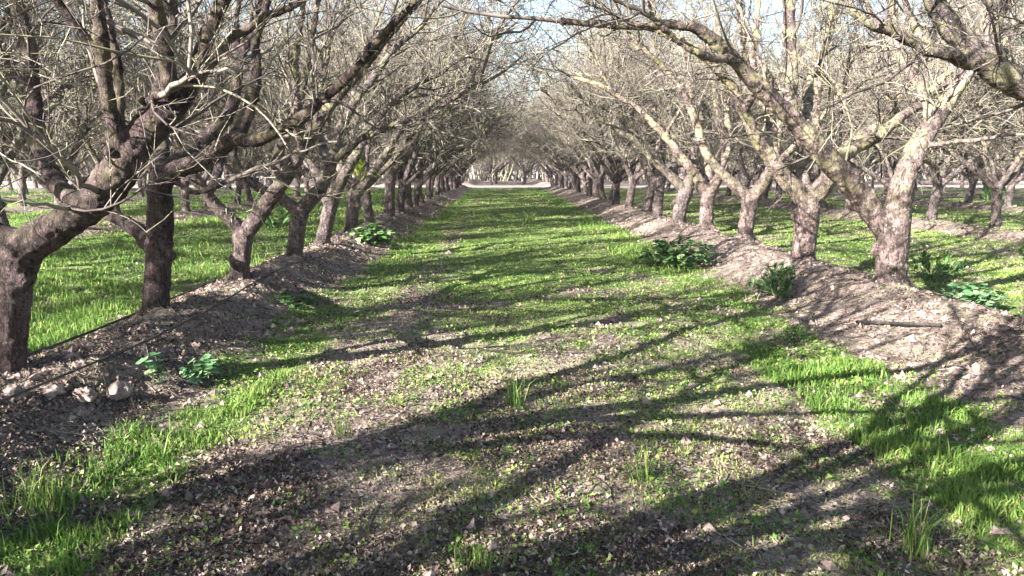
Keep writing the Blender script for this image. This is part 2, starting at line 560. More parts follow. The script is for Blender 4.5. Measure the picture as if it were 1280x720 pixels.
# ------------------------------------------------------------------ trees
def remesh(name, V, faces, voxel, disp=.012):
    me = make_mesh('tmp', V, faces)
    o = bpy.data.objects.new('tmp', me); C.objects.link(o)
    r = o.modifiers.new('r', 'REMESH'); r.mode = 'VOXEL'; r.voxel_size = voxel; r.use_smooth_shade = True
    s = o.modifiers.new('s', 'SMOOTH'); s.factor = .5; s.iterations = 4
    tx = bpy.data.textures.get('knobs') or bpy.data.textures.new('knobs', 'CLOUDS')
    tx.noise_scale = .07; tx.noise_depth = 3
    d = o.modifiers.new('d', 'DISPLACE'); d.texture = tx; d.strength = disp * 2.5; d.mid_level = .5; d.texture_coords = 'LOCAL'
    tx2 = bpy.data.textures.get('swell') or bpy.data.textures.new('swell', 'CLOUDS')
    tx2.noise_scale = .3; tx2.noise_depth = 1
    d = o.modifiers.new('d2', 'DISPLACE'); d.texture = tx2; d.strength = disp * 2.6; d.mid_level = .5; d.texture_coords = 'LOCAL'
    dg = bpy.context.evaluated_depsgraph_get()
    out = bpy.data.meshes.new_from_object(o.evaluated_get(dg)); out.name = name
    bpy.data.objects.remove(o); bpy.data.meshes.remove(me)
    return out


def build_tree(seed, trunk, limbs, voxel=.02, dens=1.0, thick=1.0, nsec=2.2, zmin=.75, tw=1.0, fine=1.0):
    """trunk (P,R) and limbs [(P,R)] in tree-local coordinates -> trunk mesh, crown mesh"""
    rng = np.random.default_rng(seed)
    n = 22
    TP, TR = resample(trunk[0], trunk[1], 16)
    LP, LR = zip(*[resample(p, r, n) for p, r in limbs])
    LP, LR = np.array(LP), np.array(LR)
    for k in range(len(LP)):                                  # knobbly limbs
        w = rng.normal(0, 1, (n, 3)); w = np.cumsum(w, 0); w -= np.linspace(0, 1, n)[:, None] * w[-1]
        LP[k] += w * .011
    # secondary limbs
    ns = int(len(LP) * nsec)
    sb, sd, sr, sl = spawn(rng, LP, LR, ns, .25, .8, (.5, 1.0))
    sd[:, 2] = np.abs(sd[:, 2]) * .8 + .25
    SP, SR = grow(rng, sb, sd, rng.uniform(1.3, 2.6, ns), np.minimum(sr * .78, .05), np.full(ns, .010), n, .09, .03)
    ok = SP[:, :, 2].min(1) > zmin; SP, SR = SP[ok], SR[ok]
    AP, AR = np.concatenate([LP, SP]), np.concatenate([LR, SR])
    # thick portions go to the trunk mesh
    mb = MB(); V, f, t = tubes(TP[None], TR[None], 18, True); mb.add(V, f, t)
    cm = MB()
    for P, R in zip(AP, AR):
        k = int((R > .021).sum())
        if k >= 3:
            Q, S = P[:k], R[:k]
            V, f, t = tubes(Q[None], S[None], 12, True); mb.add(V, f, t)
            if k < n - 1:
                V, f, t = tubes(P[None, k - 2:], R[None, k - 2:], 6, tint=np.array([.35 + .3 * rng.random()])); cm.add(V, f, t)
        else:
            V, f, t = tubes(P[None], R[None], 6, tint=np.array([.35 + .3 * rng.random()])); cm.add(V, f, t)
    for q in range(int(rng.integers(7, 12))):                 # pruning stubs and burls
        li = int(rng.integers(len(LP))); src, rad = (TP, TR) if q < 1 else (LP[li], LR[li])
        i = int(rng.integers(6, 14)) if q < 1 else int(rng.integers(0, 12))
        c = src[i]; d = rng.normal(0, 1, 3); d[2] = abs(d[2]) * .5; d /= np.linalg.norm(d); rr = float(rad[i])
        e = rng.uniform(.25, .42) * rr + .006
        K = np.array([c, c + d * rr * .8, c + d * (rr + e * rng.uniform(.3, 1.6))]); V, f, t = tubes(K[None], np.array([[e * 1.5, e * 1.35, e]]), 10, True); mb.add(V, f, t)
    a0 = rng.random() * 6
    for q in range(5):                                        # root flare
        a = a0 + q * 1.26 + rng.normal(0, .25); r0 = TR[3]; d = np.array([cos(a), sin(a), 0]); L_ = rng.uniform(1.5, 2.3)
        i0 = int(np.argmin(np.abs(TP[:, 2] - TP[0, 2] - .42))); i1 = int(np.argmin(np.abs(TP[:, 2] - TP[0, 2] - .2)))
        K = np.array([TP[i0] + d * r0 * .3, TP[i1] + d * r0 * .75, TP[i1] + d * r0 * L_ - np.array([0, 0, .14]), TP[i1] + d * r0 * L_ * 1.6 - np.array([0, 0, .24])])
        K, S = resample(K, [r0 * .38, r0 * .42, r0 * .3, r0 * .16], 9)
        V, f, t = tubes(K[None], S[None], 10, True); mb.add(V, f, t)
    tm = remesh('trunk', np.concatenate(mb.v), [np.concatenate(mb.f[k]) for k in mb.f], voxel)
    tm.polygons.foreach_set('use_smooth', np.ones(len(tm.polygons), bool))
    # branches
    L = np.linalg.norm(np.diff(AP, axis=1), axis=2).sum(1).sum()
    n1 = int(L * 5.2 * dens)
    b, d, r, _ = spawn(rng, AP, AR, n1, .16, 1, (.45, 1.25))
    P1, R1 = grow(rng, b, d, rng.uniform(.5, 1.5, n1), np.minimum(r * .65, rng.uniform(.009, .021 * thick, n1)), np.full(n1, .0045), 9, .14, .03)
    ok = P1[:, :, 2].min(1) > zmin; P1, R1 = P1[ok], R1[ok]; n1 = len(P1)
    V, f, t = tubes(P1, R1, 4, tint=rng.random(n1) * .6 + .1); cm.add(V, f, t)
    n2 = int(n1 * 7.0 * fine)
    b, d, r, _ = spawn(rng, P1, R1, n2, .12, 1, (.45, 1.2))
    P2, R2 = grow(rng, b, d, rng.uniform(.2, .75, n2), np.minimum(r * .75, rng.uniform(.0035, .0065, n2) * tw), np.full(n2, .0022 * tw), 5, .17, .02)
    ok = P2[:, :, 2].min(1) > zmin; P2, R2 = P2[ok], R2[ok]; n2 = len(P2)
    V, f, t = tubes(P2, R2, 3, tint=rng.random(n2)); cm.add(V, f, t)
    n3 = int(n2 * 2.6 / tw)
    b, d, r, _ = spawn(rng, P2, R2, n3, .1, 1, (.5, 1.3))
    P3, R3 = grow(rng, b, d, rng.uniform(.05, .32, n3), np.full(n3, .0027 * tw), np.full(n3, .0016 * tw), 3, .15, .0)
    ok = P3[:, :, 2].min(1) > zmin; P3, R3 = P3[ok], R3[ok]; n3 = len(P3)
    V, f, t = tubes(P3, R3, 3, tint=rng.random(n3)); cm.add(V, f, t)
    # short fruiting spurs
    n4 = int(n2 * 2.4 / tw)
    b, d, r, _ = spawn(rng, np.concatenate([P1[:, ::2], P2]), np.concatenate([R1[:, ::2], R2]), n4, .05, 1, (.8, 1.5))
    P4, R4 = grow(rng, b, d, rng.uniform(.015, .05, n4), np.full(n4, .0032 * tw), np.full(n4, .0038 * tw), 2, .1, 0)
    V, f, t = tubes(P4, R4, 3, tint=.35 + .65 * rng.random(n4)); cm.add(V, f, t)
    return tm, cm.mesh('crown')


def generic(seed, dens=1.2, nsec=3.2, thick=1.0, zmin=.85, el0=36, tw=1.0, fine=1.0):
    rng = np.random.default_rng(seed)
    h = rng.uniform(.85, 1.15); lx, ly = rng.normal(0, .16), rng.normal(0, .1)
    r = rng.uniform(.105, .135)
    trunk = ([(0, 0, -.2), (0, 0, 0), (lx * .2, ly * .2, h * .25), (lx * .6, ly * .6, h * .65), (lx, ly, h)],
             [r * 1.45, r * 1.28, r * 1.02, r * .95, r * 1.05])
    limbs = []
    k = int(rng.integers(3, 5)); a0 = rng.normal(0, .25)
    for i in range(k + 2):
        main = i < k
        side = 0 if i % 2 == 0 else pi
        az = a0 + side + rng.normal(0, .38) + (0 if i < 2 else rng.choice([-.9, .9]))
        el = radians(rng.uniform(el0, el0 + 14)) if i < 2 else radians(rng.uniform(55, 75))
        Lh = rng.uniform(4.6, 5.6) if i < 2 else rng.uniform(4.0, 5.2)
        d0 = np.array([cos(az) * cos(el), sin(az) * cos(el) * .75, sin(el)])
        b = np.array([lx, ly, h - .05 - .1 * rng.random()])
        P, R = grow(rng, b[None], d0[None], np.array([Lh]), np.array([r * (.72 if main else .5)]), np.array([.011]), 14, .10, .02)
        Rr = R[0] * 1.0; limbs.append((P[0], Rr * (1 - .18 * np.sin(np.linspace(0, pi, 14)))))
    return build_tree(seed, trunk, limbs, .021, dens, thick, nsec=nsec, zmin=zmin, tw=tw, fine=fine)


ORD = ['nearest', 'second', 'third', 'fourth', 'fifth', 'sixth', 'seventh', 'eighth', 'ninth', 'tenth', 'eleventh', 'twelfth',
       'thirteenth', 'fourteenth', 'fifteenth', 'sixteenth', 'seventeenth', 'eighteenth', 'nineteenth', 'twentieth',
       'twenty-first', 'twenty-second', 'twenty-third', 'twenty-fourth', 'twenty-fifth', 'twenty-sixth', 'twenty-seventh', 'twenty-eighth']


def place(trunk_me, crown_me, loc, rz, sc, label, group, mirror=False):
    e = link('fruit_tree', None)
    e.location = loc; e.rotation_euler = (0, 0, rz); e.scale = (-sc if mirror else sc, sc, sc)
    tag(e, label, 'tree', group)
    link('trunk', trunk_me, BARK, e); link('crown', crown_me, TWIG, e)
    return e


VAR = [generic(100 + i) for i in range(8)] + [generic(136 + i, .6, 7.0, 1.5, 2.35, 50, 1.0, .28) for i in range(3)] + [generic(150 + i, .85, 3.4, 1.3, tw=1.9) for i in range(6)]   # the last three have more limbs
NV = 8
_k = [0]


def put_generic(x, y, label, group, rng, sc=None, rz=None, var=None):
    v = VAR[(_k[0] % NV if math.hypot(x, y) < 19 else 11 + _k[0] % 6) if var is None else var]; _k[0] += int(rng.integers(1, 4))
    z = float(height(np.array([x]), np.array([y]))[0]) - .04
    return place(v[0], v[1], (x, y, z), (rng.choice([0, pi]) + rng.normal(0, .22)) if rz is None else rz,
                 rng.uniform(1.0, 1.17) if sc is None else sc, label, group, bool(rng.random() < .5))


# hero trees traced limb by limb: (px, py, depth offset, half width in px)
HEROES = {
    'L1': dict(base=(8, 476), z=.20, trunk=[(4, 502, 0, 30), (6, 470, 0, 25), (11, 400, 0, 24), (16, 345, 0, 26), (28, 305, .0, 28)],
        limbs=[
            [(20, 320, 0, 25), (56, 293, 0, 24), (100, 270, .1, 22), (138, 238, .15, 25), (172, 188, .2, 23), (212, 140, .25, 20), (240, 112, .3, 15), (248, 85, .3, 12), (262, 45, .3, 10), (282, 0, .3, 9), (320, -60, .2, 7)],
            [(138, 240, .15, 19), (146, 195, .1, 14), (140, 150, .05, 11), (128, 100, 0, 10), (124, 50, -.1, 10), (118, 0, -.15, 9), (112, -70, -.2, 8), (100, -160, -.2, 5)],
            [(146, 180, .1, 9), (152, 140, .2, 8), (148, 90, .3, 7), (140, 40, .3, 6), (130, -20, .4, 5)],
            [(218, 138, .25, 14), (212, 100, .1, 11), (203, 50, 0, 10.5), (192, 0, -.1, 10), (182, -60, -.2, 8), (176, -150, -.3, 5)],
            [(245, 105, .3, 9), (270, 60, .5, 8), (315, 28, .6, 6), (370, 0, .7, 5), (430, -35, .8, 4)],
            [(112, 258, .1, 13), (80, 238, .5, 12), (52, 190, .8, 11), (42, 140, 1.0, 11), (40, 90, 1.1, 11), (24, 30, 1.2, 10), (10, -20, 1.3, 9), (0, -90, 1.4, 6)],
            [(20, 310, 0, 20), (-30, 280, 0, 18), (-90, 235, -.1, 15), (-140, 150, -.2, 12), (-170, 40, -.3, 8)],
            [(172, 126, .22, 5), (205, 123, -.15, 4), (240, 106, -.2, 3.2), (262, 98, -.3, 2)],
            [(122, 240, .05, 4.5), (95, 225, -.3, 3.6), (65, 190, -.5, 3), (20, 160, -.7, 2.4), (-30, 150, -.9, 1.6)],
            [(95, 262, .05, 4), (60, 262, -.3, 2.8), (10, 258, -.5, 2.2), (-40, 262, -.7, 1.4)],
        ]),
    'L2': dict(base=(194, 394), z=.24, trunk=[(194, 412, 0, 21), (194, 388, 0, 18.5), (197, 345, 0, 16.5), (200, 290, 0, 16.5), (200, 240, 0, 16), (204, 212, 0, 17)],
        limbs=[
            [(200, 222, 0, 15), (228, 204, 0, 13), (262, 192, 0, 12), (292, 168, 0, 11), (322, 172, -.2, 8.5), (368, 152, -.4, 8), (412, 118, -.6, 7), (458, 70, -.8, 6.5), (505, 20, -.9, 5.5), (560, -40, -1, 4)],
            [(292, 168, 0, 10), (312, 130, .2, 8), (322, 85, .3, 6.5), (322, 40, .4, 6), (335, -20, .5, 5), (350, -90, .5, 3)],
            [(204, 218, 0, 14), (232, 192, .4, 11), (272, 160, .7, 9), (292, 125, .9, 8), (298, 80, 1, 7), (320, 20, 1.1, 6), (345, -40, 1.2, 4)],
            [(196, 308, 0, 14), (178, 288, .2, 11), (150, 270, .5, 10), (120, 262, .8, 9), (80, 235, 1.1, 8), (50, 180, 1.3, 7), (20, 100, 1.5, 5)],
            [(203, 225, 0, 12), (206, 180, .8, 9), (196, 120, 1.2, 8), (215, 50, 1.5, 6), (220, -40, 1.7, 4)],
            [(212, 225, 0, 5), (238, 233, -.2, 4), (280, 222, -.4, 3.4), (330, 200, -.7, 2.4), (370, 190, -.8, 1.6)],
        ]),
    'L3': dict(base=(298, 350), z=.27, trunk=[(297, 364, 0, 16), (299, 345, 0, 13.5), (302, 315, 0, 12), (304, 290, 0, 13)],
        limbs=[
            [(305, 292, 0, 11), (330, 262, 0, 10), (350, 228, 0, 10), (376, 185, .1, 9), (404, 140, .2, 7.5), (440, 95, .2, 6.5), (480, 45, .2, 5.5), (520, 0, .2, 4), (560, -50, .2, 3)],
            [(350, 228, 0, 8), (352, 190, .4, 7), (372, 150, .6, 6), (385, 95, .8, 5), (395, 30, 1, 4)],
            [(302, 290, 0, 10), (280, 268, -.1, 8.5), (258, 243, -.2, 7.5), (236, 210, -.3, 7), (222, 160, -.4, 6), (215, 90, -.5, 5), (200, 20, -.6, 3.5)],
            [(376, 185, .1, 7), (372, 130, -.3, 5.5), (368, 80, -.4, 5), (378, 10, -.5, 3.5)],
            [(258, 243, -.2, 6), (275, 200, .5, 5), (282, 150, .8, 4.5), (270, 80, 1., 3.5)],
        ]),
    'L4': dict(base=(367, 325), z=.28, trunk=[(365, 336, 0, 13.5), (367, 322, 0, 11.5), (371, 292, 0, 10.5), (375, 262, 0, 11)],
        limbs=[
            [(376, 264, 0, 10), (400, 238, 0, 8.5), (416, 205, 0, 8), (428, 165, .1, 6.5), (452, 120, .1, 5.5), (490, 70, .2, 4.5), (535, 25, .2, 3)],
            [(374, 264, 0, 9), (352, 246, -.1, 7), (330, 235, -.2, 6), (300, 205, -.3, 5), (280, 150, -.4, 4)],
            [(400, 240, 0, 7), (405, 200, .5, 6), (398, 150, .9, 5), (408, 90, 1, 4)],
            [(416, 205, 0, 6), (446, 185, -.4, 5), (490, 160, -.7, 4), (540, 140, -.9, 3)],
        ]),
    'L5': dict(base=(402, 307), z=.28, trunk=[(400, 316, 0, 11.5), (403, 303, 0, 10), (409, 275, 0, 9), (415, 248, 0, 9.5)],
        limbs=[
            [(414, 252, 0, 9), (428, 224, 0, 8), (444, 195, 0, 7), (462, 160, .1, 5.5), (500, 120, .1, 4), (550, 90, .2, 3)],
            [(414, 250, 0, 8), (402, 225, .1, 6), (380, 195, .2, 5.5), (370, 150, .2, 4), (360, 90, .2, 3)],
            [(428, 224, 0, 6), (424, 190, .5, 5), (436, 130, .8, 4), (450, 70, 1, 3)],
        ]),
    'L6': dict(base=(437, 291), z=.28, trunk=[(436, 299, 0, 10), (438, 287, 0, 8.8), (441, 262, 0, 8.2), (443, 240, 0, 8.8)],
        limbs=[
            [(444, 243, 0, 8), (462, 220, 0, 6.5), (480, 196, 0, 6), (505, 160, 0, 5), (550, 125, .1, 3.4)],
            [(442, 243, 0, 7), (428, 222, 0, 5.5), (415, 195, .1, 5), (410, 150, .2, 3.6)],
            [(443, 243, 0, 6), (450, 205, .6, 5), (452, 160, .9, 4), (470, 100, 1, 3)],
        ]),
    'R1': dict(base=(1113, 360), z=.26, trunk=[(1112, 378, 0, 26), (1113, 355, 0, 22), (1115, 325, 0, 20), (1117, 290, 0, 20.5), (1118, 262, 0, 21)],
        limbs=[
            [(1112, 290, 0, 17), (1086, 250, 0, 16), (1060, 218, -.1, 16), (1036, 190, -.2, 15), (1008, 158, -.3, 13.5), (982, 128, -.4, 12), (950, 96, -.5, 10.5), (918, 66, -.6, 9.5), (885, 35, -.7, 8), (852, 24, -.8, 6.5), (790, 30, -.9, 5), (720, 25, -1, 4), (650, 18, -1.1, 2.5)],
            [(1119, 270, 0, 17), (1130, 232, 0, 15), (1146, 190, 0, 14), (1166, 158, .1, 12.5), (1190, 122, .2, 11), (1216, 80, .3, 9.5), (1240, 20, .4, 8), (1260, -50, .5, 5)],
            [(990, 136, -.35, 9), (992, 90, 0, 8.5), (988, 45, .1, 8), (985, 0, .2, 7), (975, -60, .3, 5)],
            [(1045, 200, -.15, 10), (1062, 185, .3, 9), (1100, 165, .6, 8), (1135, 140, .9, 6.5), (1180, 115, 1.2, 5), (1230, 80, 1.5, 3.5)],
            [(928, 75, -.55, 6), (890, 72, -.8, 5), (850, 50, -1., 4), (800, 12, -1.2, 3), (740, -10, -1.4, 2)],
            [(1166, 158, .1, 8), (1150, 110, .8, 7), (1120, 60, 1.2, 6), (1110, 0, 1.4, 5)],
            [(1150, 182, 0, 4), (1200, 178, -.4, 2.8), (1250, 172, -.7, 2.2), (1300, 170, -.9, 1.4)],
            [(1008, 158, -.3, 6), (1010, 100, .6, 5), (1030, 50, .9, 4), (1050, -20, 1, 3)],
        ]),
    'R2': dict(base=(1003, 328), z=.27, trunk=[(1002, 342, 0, 20), (1003, 325, 0, 16.5), (1007, 295, 0, 15), (1010, 265, 0, 15), (1010, 245, 0, 15.5)],
        limbs=[
            [(1008, 252, 0, 13), (988, 228, 0, 11.5), (966, 200, 0, 10.5), (944, 168, -.1, 9), (928, 135, -.2, 8), (905, 100, -.3, 7), (870, 65, -.4, 5.5), (820, 40, -.5, 4), (770, 20, -.6, 3)],
            [(1012, 252, 0, 13), (1032, 232, 0, 14), (1040, 225, .1, 12), (1052, 195, .2, 8.5), (1085, 165, .3, 7.5), (1120, 130, .4, 6), (1150, 80, .5, 4.5)],
            [(966, 200, 0, 8), (962, 150, .4, 7), (940, 90, .7, 6), (945, 30, .9, 5), (950, -40, 1, 3)],
            [(930, 140, -.2, 6), (940, 105, -.5, 4.5), (925, 60, -.7, 4), (915, 0, -.8, 3)],
            [(1010, 250, 0, 9), (1005, 205, .8, 7.5), (1020, 150, 1.1, 6), (1025, 80, 1.3, 4.5)],
        ]),
    'R3': dict(base=(930, 297), z=.28, trunk=[(929, 308, 0, 13.5), (931, 294, 0, 11), (935, 270, 0, 10), (938, 248, 0, 11)],
        limbs=[
            [(937, 250, 0, 9), (918, 232, 0, 7.5), (900, 215, 0, 6.5), (880, 190, 0, 6), (868, 150, 0, 5.5), (850, 110, -.1, 4.5), (815, 75, -.2, 3.4)],
            [(939, 250, 0, 9), (954, 230, 0, 8), (968, 206, 0, 7), (975, 165, .1, 5.5), (990, 120, .2, 4)],
            [(968, 206, 0, 5), (990, 190, -.2, 4.5), (1020, 160, -.3, 3.5)],
            [(900, 215, 0, 5), (912, 175, .6, 4.5), (905, 120, .9, 4), (900, 60, 1.1, 3)],
        ]),
    'R4': dict(base=(882, 285), z=.28, trunk=[(881, 294, 0, 11.5), (882, 282, 0, 9.8), (884, 258, 0, 9), (886, 238, 0, 10)],
        limbs=[
            [(885, 240, 0, 8.5), (872, 220, 0, 7), (858, 202, 0, 6), (838, 175, 0, 5), (800, 140, -.1, 4), (755, 110, -.2, 3)],
            [(887, 240, 0, 8), (898, 222, 0, 6.5), (906, 195, .1, 5.5), (900, 150, .2, 4.5), (890, 90, .3, 3)],
            [(886, 240, 0, 6), (884, 200, .7, 5), (872, 150, 1, 4), (860, 90, 1.2, 3)],
        ]),
    'R5': dict(base=(848, 279), z=.28, trunk=[(847, 287, 0, 10.5), (848, 276, 0, 9), (852, 255, 0, 9.3), (860, 232, 0, 9.5)],
        limbs=[
            [(858, 236, 0, 8), (866, 215, 0, 6.5), (868, 185, .1, 5), (880, 140, .2, 3.6)],
            [(856, 240, 0, 7.5), (838, 220, 0, 6), (822, 205, 0, 5), (795, 175, -.1, 4), (750, 145, -.2, 3)],
            [(858, 238, 0, 6), (850, 200, .6, 4.6), (838, 150, .9, 3.6), (825, 100, 1, 2.6)],
        ]),
}


def build_hero(key, seed, label, group, extra_trunk=None):
    h = HEROES[key]
    g = at_z(h['base'][0], h['base'][1], h['z'])
    Y = g[1]
    org = np.array([g[0], g[1], 0.0])

    def conv(pts):
        P, R = [], []
        for (px, py, dd, rp) in pts:
            rp = rp * .93
            p = at_y(px, py, Y + dd * (Y / 7.0) ** .3)
            P.append(p - org); R.append(rp * p[1] / 960.0)
        return P, R
    tr = conv(h['trunk'])
    limbs = []
    rng = np.random.default_rng(seed + 7)
    for pts in h['limbs']:
        P, R = conv(pts)
        P = [np.array(p) for p in P]
        R = list(R)
        # let the limb carry on past the last traced point
        d = P[-1] - P[-2]; d /= np.linalg.norm(d); r = R[-1]
        steps = int(np.clip((r - .006) / .0055, 1, 5))
        for s in range(steps):
            d = d + rng.normal(0, .12, 3); d[2] += .06; d /= np.linalg.norm(d)
            P.append(P[-1] + d * .38); R.append(r * (1 - (s + 1) / (steps + .6)) + .006)
        limbs.append((P, R))
    near = Y < 12
    tm, cm = build_tree(seed, tr, limbs, .013 if near else .018, .5 if key in ('L1', 'L2', 'R1') else .85, nsec=1.6, zmin=1.1)
    e = link('fruit_tree', None); e.location = org
    tag(e, label, 'tree', group)
    tk = link('trunk', tm, BARK, e); link('crown', cm, TWIG, e)
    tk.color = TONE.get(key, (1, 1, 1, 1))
    return e, Y


GL, GR = 'trees of the row left of the lane', 'trees of the row right of the lane'
hero_y = {'L': [], 'R': []}
desc = {
    'L1': 'nearest big dark trunked tree at left edge bending hard right into lichen covered limbs',
    'L2': 'second tree of left row, straight dark trunk with long limb arching over lane',
    'L3': 'third tree of left row, short trunk splitting into an even V',
    'L4': 'fourth tree of left row, pale trunk leaning right behind the V shaped tree',
    'L5': 'fifth tree of left row, slanting ringed trunk on the brown berm',
    'L6': 'sixth tree of left row, with yellow green young leaves beside its fork',
    'R1': 'nearest whole tree of right row, pale forked trunk with long limb reaching over lane',
    'R2': 'second whole tree of right row, thick straight pale trunk with knob at fork',
    'R3': 'third whole tree of right row, Y shaped pinkish trunk behind the thick one',
    'R4': 'fourth whole tree of right row, upright trunk above the dark green weed clump',
    'R5': 'fifth whole tree of right row, stubby trunk leaning right',
}
hero_obj = {}
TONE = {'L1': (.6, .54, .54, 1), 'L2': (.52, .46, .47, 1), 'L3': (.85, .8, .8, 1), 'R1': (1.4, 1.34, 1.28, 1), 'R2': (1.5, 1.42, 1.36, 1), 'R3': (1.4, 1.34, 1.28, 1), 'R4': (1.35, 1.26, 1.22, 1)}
for i, k in enumerate(desc):
    e, Y = build_hero(k, 300 + i, desc[k], GL if k[0] == 'L' else GR)
    hero_y[k[0]].append(Y); hero_obj[k] = e
print('hero y', hero_y)

# tree whose limbs enter the frame at the top right corner
def build_r0():
    Y = 6.3; org = np.array([4.6, Y, 0.])
    def L(pts): 
        P = [at_y(a, b, Y + d) - org for a, b, d, r in pts]; R = [r * Y / 960 for a, b, d, r in pts]
        return P, R
    tr = ([(0, 0, .05), (0, 0, .3), (0, 0, .7), (.02, 0, 1.05), (0, 0, 1.3)], [.19, .17, .15, .145, .15])
    f = np.array([0, 0, 1.28])
    def join(pts, r0):
        P, R = L(pts); return [f] + P, [r0] + R
    limbs = [
        join([(1318, 140, 0, 19), (1282, 112, 0, 18), (1240, 84, 0, 17), (1208, 58, 0, 15), (1182, 30, 0, 13), (1160, -10, 0, 11), (1140, -80, 0, 7)], .12),
        L([(1240, 84, 0, 10), (1190, 66, -.1, 8), (1150, 55, -.15, 7.5), (1115, 35, -.2, 7), (1085, 22, -.2, 6), (1068, 6, -.2, 5), (1062, -30, -.2, 3)]),
        L([(1255, 92, 0, 12), (1238, 50, .2, 10), (1248, 5, .3, 10), (1240, -60, .4, 7)]),
        join([(1400, 60, .4, 15), (1450, -60, .8, 12), (1500, -200, 1, 8)], .1),
        join([(1380, 100, -.8, 14), (1370, -20, -1.6, 12), (1300, -200, -2.2, 8)], .1),
    ]
    tm, cm = build_tree(333, tr, limbs, .014, .6, nsec=1.2)
    e = link('fruit_tree', None); e.location = org
    tag(e, 'tree standing outside the right edge whose thick yellow lichened limb enters the top right corner', 'tree', GR)
    link('trunk', tm, BARK, e); link('crown', cm, TWIG, e)


build_r0()

rng = np.random.default_rng(77)
# rest of the two rows along the lane
y = hero_y['L'][-1]; k = 6
while True:
    y += 2.42 + rng.normal(0, .06)
    if y > ROAD0 - 1.5: break
    put_generic(ROW_L + rng.normal(0, .07), y, ORD[min(k, 27)] + ' tree from the front in the row left of the grass lane', GL, rng); k += 1
y = hero_y['R'][-1]; k = 5
while True:
    y += 2.35 + rng.normal(0, .06)
    if y > ROAD0 - .5: break
    put_generic(ROW_R + rng.normal(0, .08), y, ORD[min(k, 27)] + ' whole tree from the front in the row right of the grass lane', GR, rng); k += 1
# trees beside and behind the photographer
for i, (x, y) in enumerate([(ROW_L, 2.5), (ROW_L, .1), (ROW_L, -2.3), (ROW_L, -4.7), (ROW_L, -7.1), (ROW_L - GAP, 1), (ROW_L - GAP, -1.4), (ROW_L - GAP, -3.8), (ROW_L - GAP, -6.2), (ROW_L - GAP, -8.6), (ROW_L - GAP, 3.4), (ROW_L - GAP, 5.8), (ROW_L - GAP, 8.2), (ROW_L - GAP, 10.4)]):
    put_generic(x, y, 'tree beside or behind the photographer, out of the frame', 'trees out of the frame behind the photographer', rng, sc=1.22, rz=(i % 2) * pi + rng.normal(0, .1), var=8 + i % 3)
# rows further out
NUM = ['', 'second', 'third', 'fourth', 'fifth']
for side, rows in (('left', ROWS_L), ('right', ROWS_R)):
    for j in range(1, 5):
        x0 = rows[j]; ymin = max(3.0, (abs(x0) - 2.5) / .70); n = 0
        off = rng.uniform(0, 2.4)
        y = ymin + (0 if (side, j) == ('right', 1) else off * .4)
        while y < ROAD0 - 1:
            n += 1
            put_generic(x0 + rng.normal(0, .12), y, f'{ORD[n - 1]} tree from the front in the {NUM[j]} row {side} of the lane',
                        f'trees of the {NUM[j]} row {side} of the lane', rng)
            y += 2.42 + rng.normal(0, .08) + (.0 if j < 3 else .5)
# orchard block beyond the crossing dirt road
G2 = 'trees of the block beyond the crossing dirt road'
for y0 in (73.5, 77.5, 82.5, 88.5):
    for x in np.arange(-44, 46, 5.6 if y0 < 80 else 6.4):
        xx = x + rng.normal(0, .5) + (1.5 if y0 in (77.5, 88.5) else -1.0)
        put_generic(xx, y0 + rng.normal(0, .5), 'small pale bare tree in the block beyond the crossing dirt road', G2, rng, sc=rng.uniform(1.1, 1.45), rz=rng.random() * 6)


# far wood closing the view
def build_far_wood():
    rng = np.random.default_rng(9); b = MB()
    N = 2600
    x = rng.uniform(-95, 95, N); y = rng.uniform(96, 112, N)
    base = np.stack([x, y, np.zeros(N)], 1); d = np.stack([rng.normal(0, .25, N), rng.normal(0, .25, N), np.ones(N)], 1)
    P, R = grow(rng, base, d, rng.uniform(4, 8, N), np.full(N, .09), np.full(N, .02), 7, .1, .02)
    V, f, t = tubes(P, R, 4, tint=rng.random(N)); b.add(V, f, t)
    M = N * 14
    bb, dd, r, _ = spawn(rng, P, R, M, .15, 1, (.4, 1.2))
    P2, R2 = grow(rng, bb, dd, rng.uniform(1, 2.6, M), np.full(M, .022), np.full(M, .01), 4, .15, .02)
    V, f, t = tubes(P2, R2, 3, tint=rng.random(M)); b.add(V, f, t)
    M3 = M * 4
    bb, dd, r, _ = spawn(rng, P2, R2, M3, .1, 1, (.4, 1.2))
    P3, R3 = grow(rng, bb, dd, rng.uniform(.4, 1.2, M3), np.full(M3, .012), np.full(M3, .008), 2, .15, .0)
    V, f, t = tubes(P3, R3, 3, tint=rng.random(M3)); b.add(V, f, t)
    tag(link('far_wood', b.mesh('far_wood'), TWIG), 'far off mass of bare orchard trees closing the view behind the dirt road', 'wood', kind='stuff')


build_far_wood()

def on_ground(px, py, z):
    for _ in range(12):
        g = at_z(px, py, z); z = .5 * z + .5 * float(height(g[:1], g[1:2])[0])
    return at_z(px, py, z)


# ------------------------------------------------------------------ plants, hoses, clods
def leaf_disc(rng, c, n, s, lobes=5):
    """one lobed, slightly cupped leaf"""
    n = n / np.linalg.norm(n); q = np.cross(n, rng.normal(0, 1, 3)); q /= np.linalg.norm(q); p = np.cross(n, q)
    k = 12; th = np.linspace(0, 2 * pi, k, endpoint=False)
    r = s * (1 + .13 * np.cos(lobes * th)) * np.where(np.abs(th - pi) < .3, .55, 1)
    V = np.vstack([c, c + (r * np.cos(th))[:, None] * q + (r * np.sin(th))[:, None] * p + n * (s * .18 * rng.uniform(.4, 1.3))])
    f = np.array([[0, 1 + i, 1 + (i + 1) % k] for i in range(k)])
    return V, f


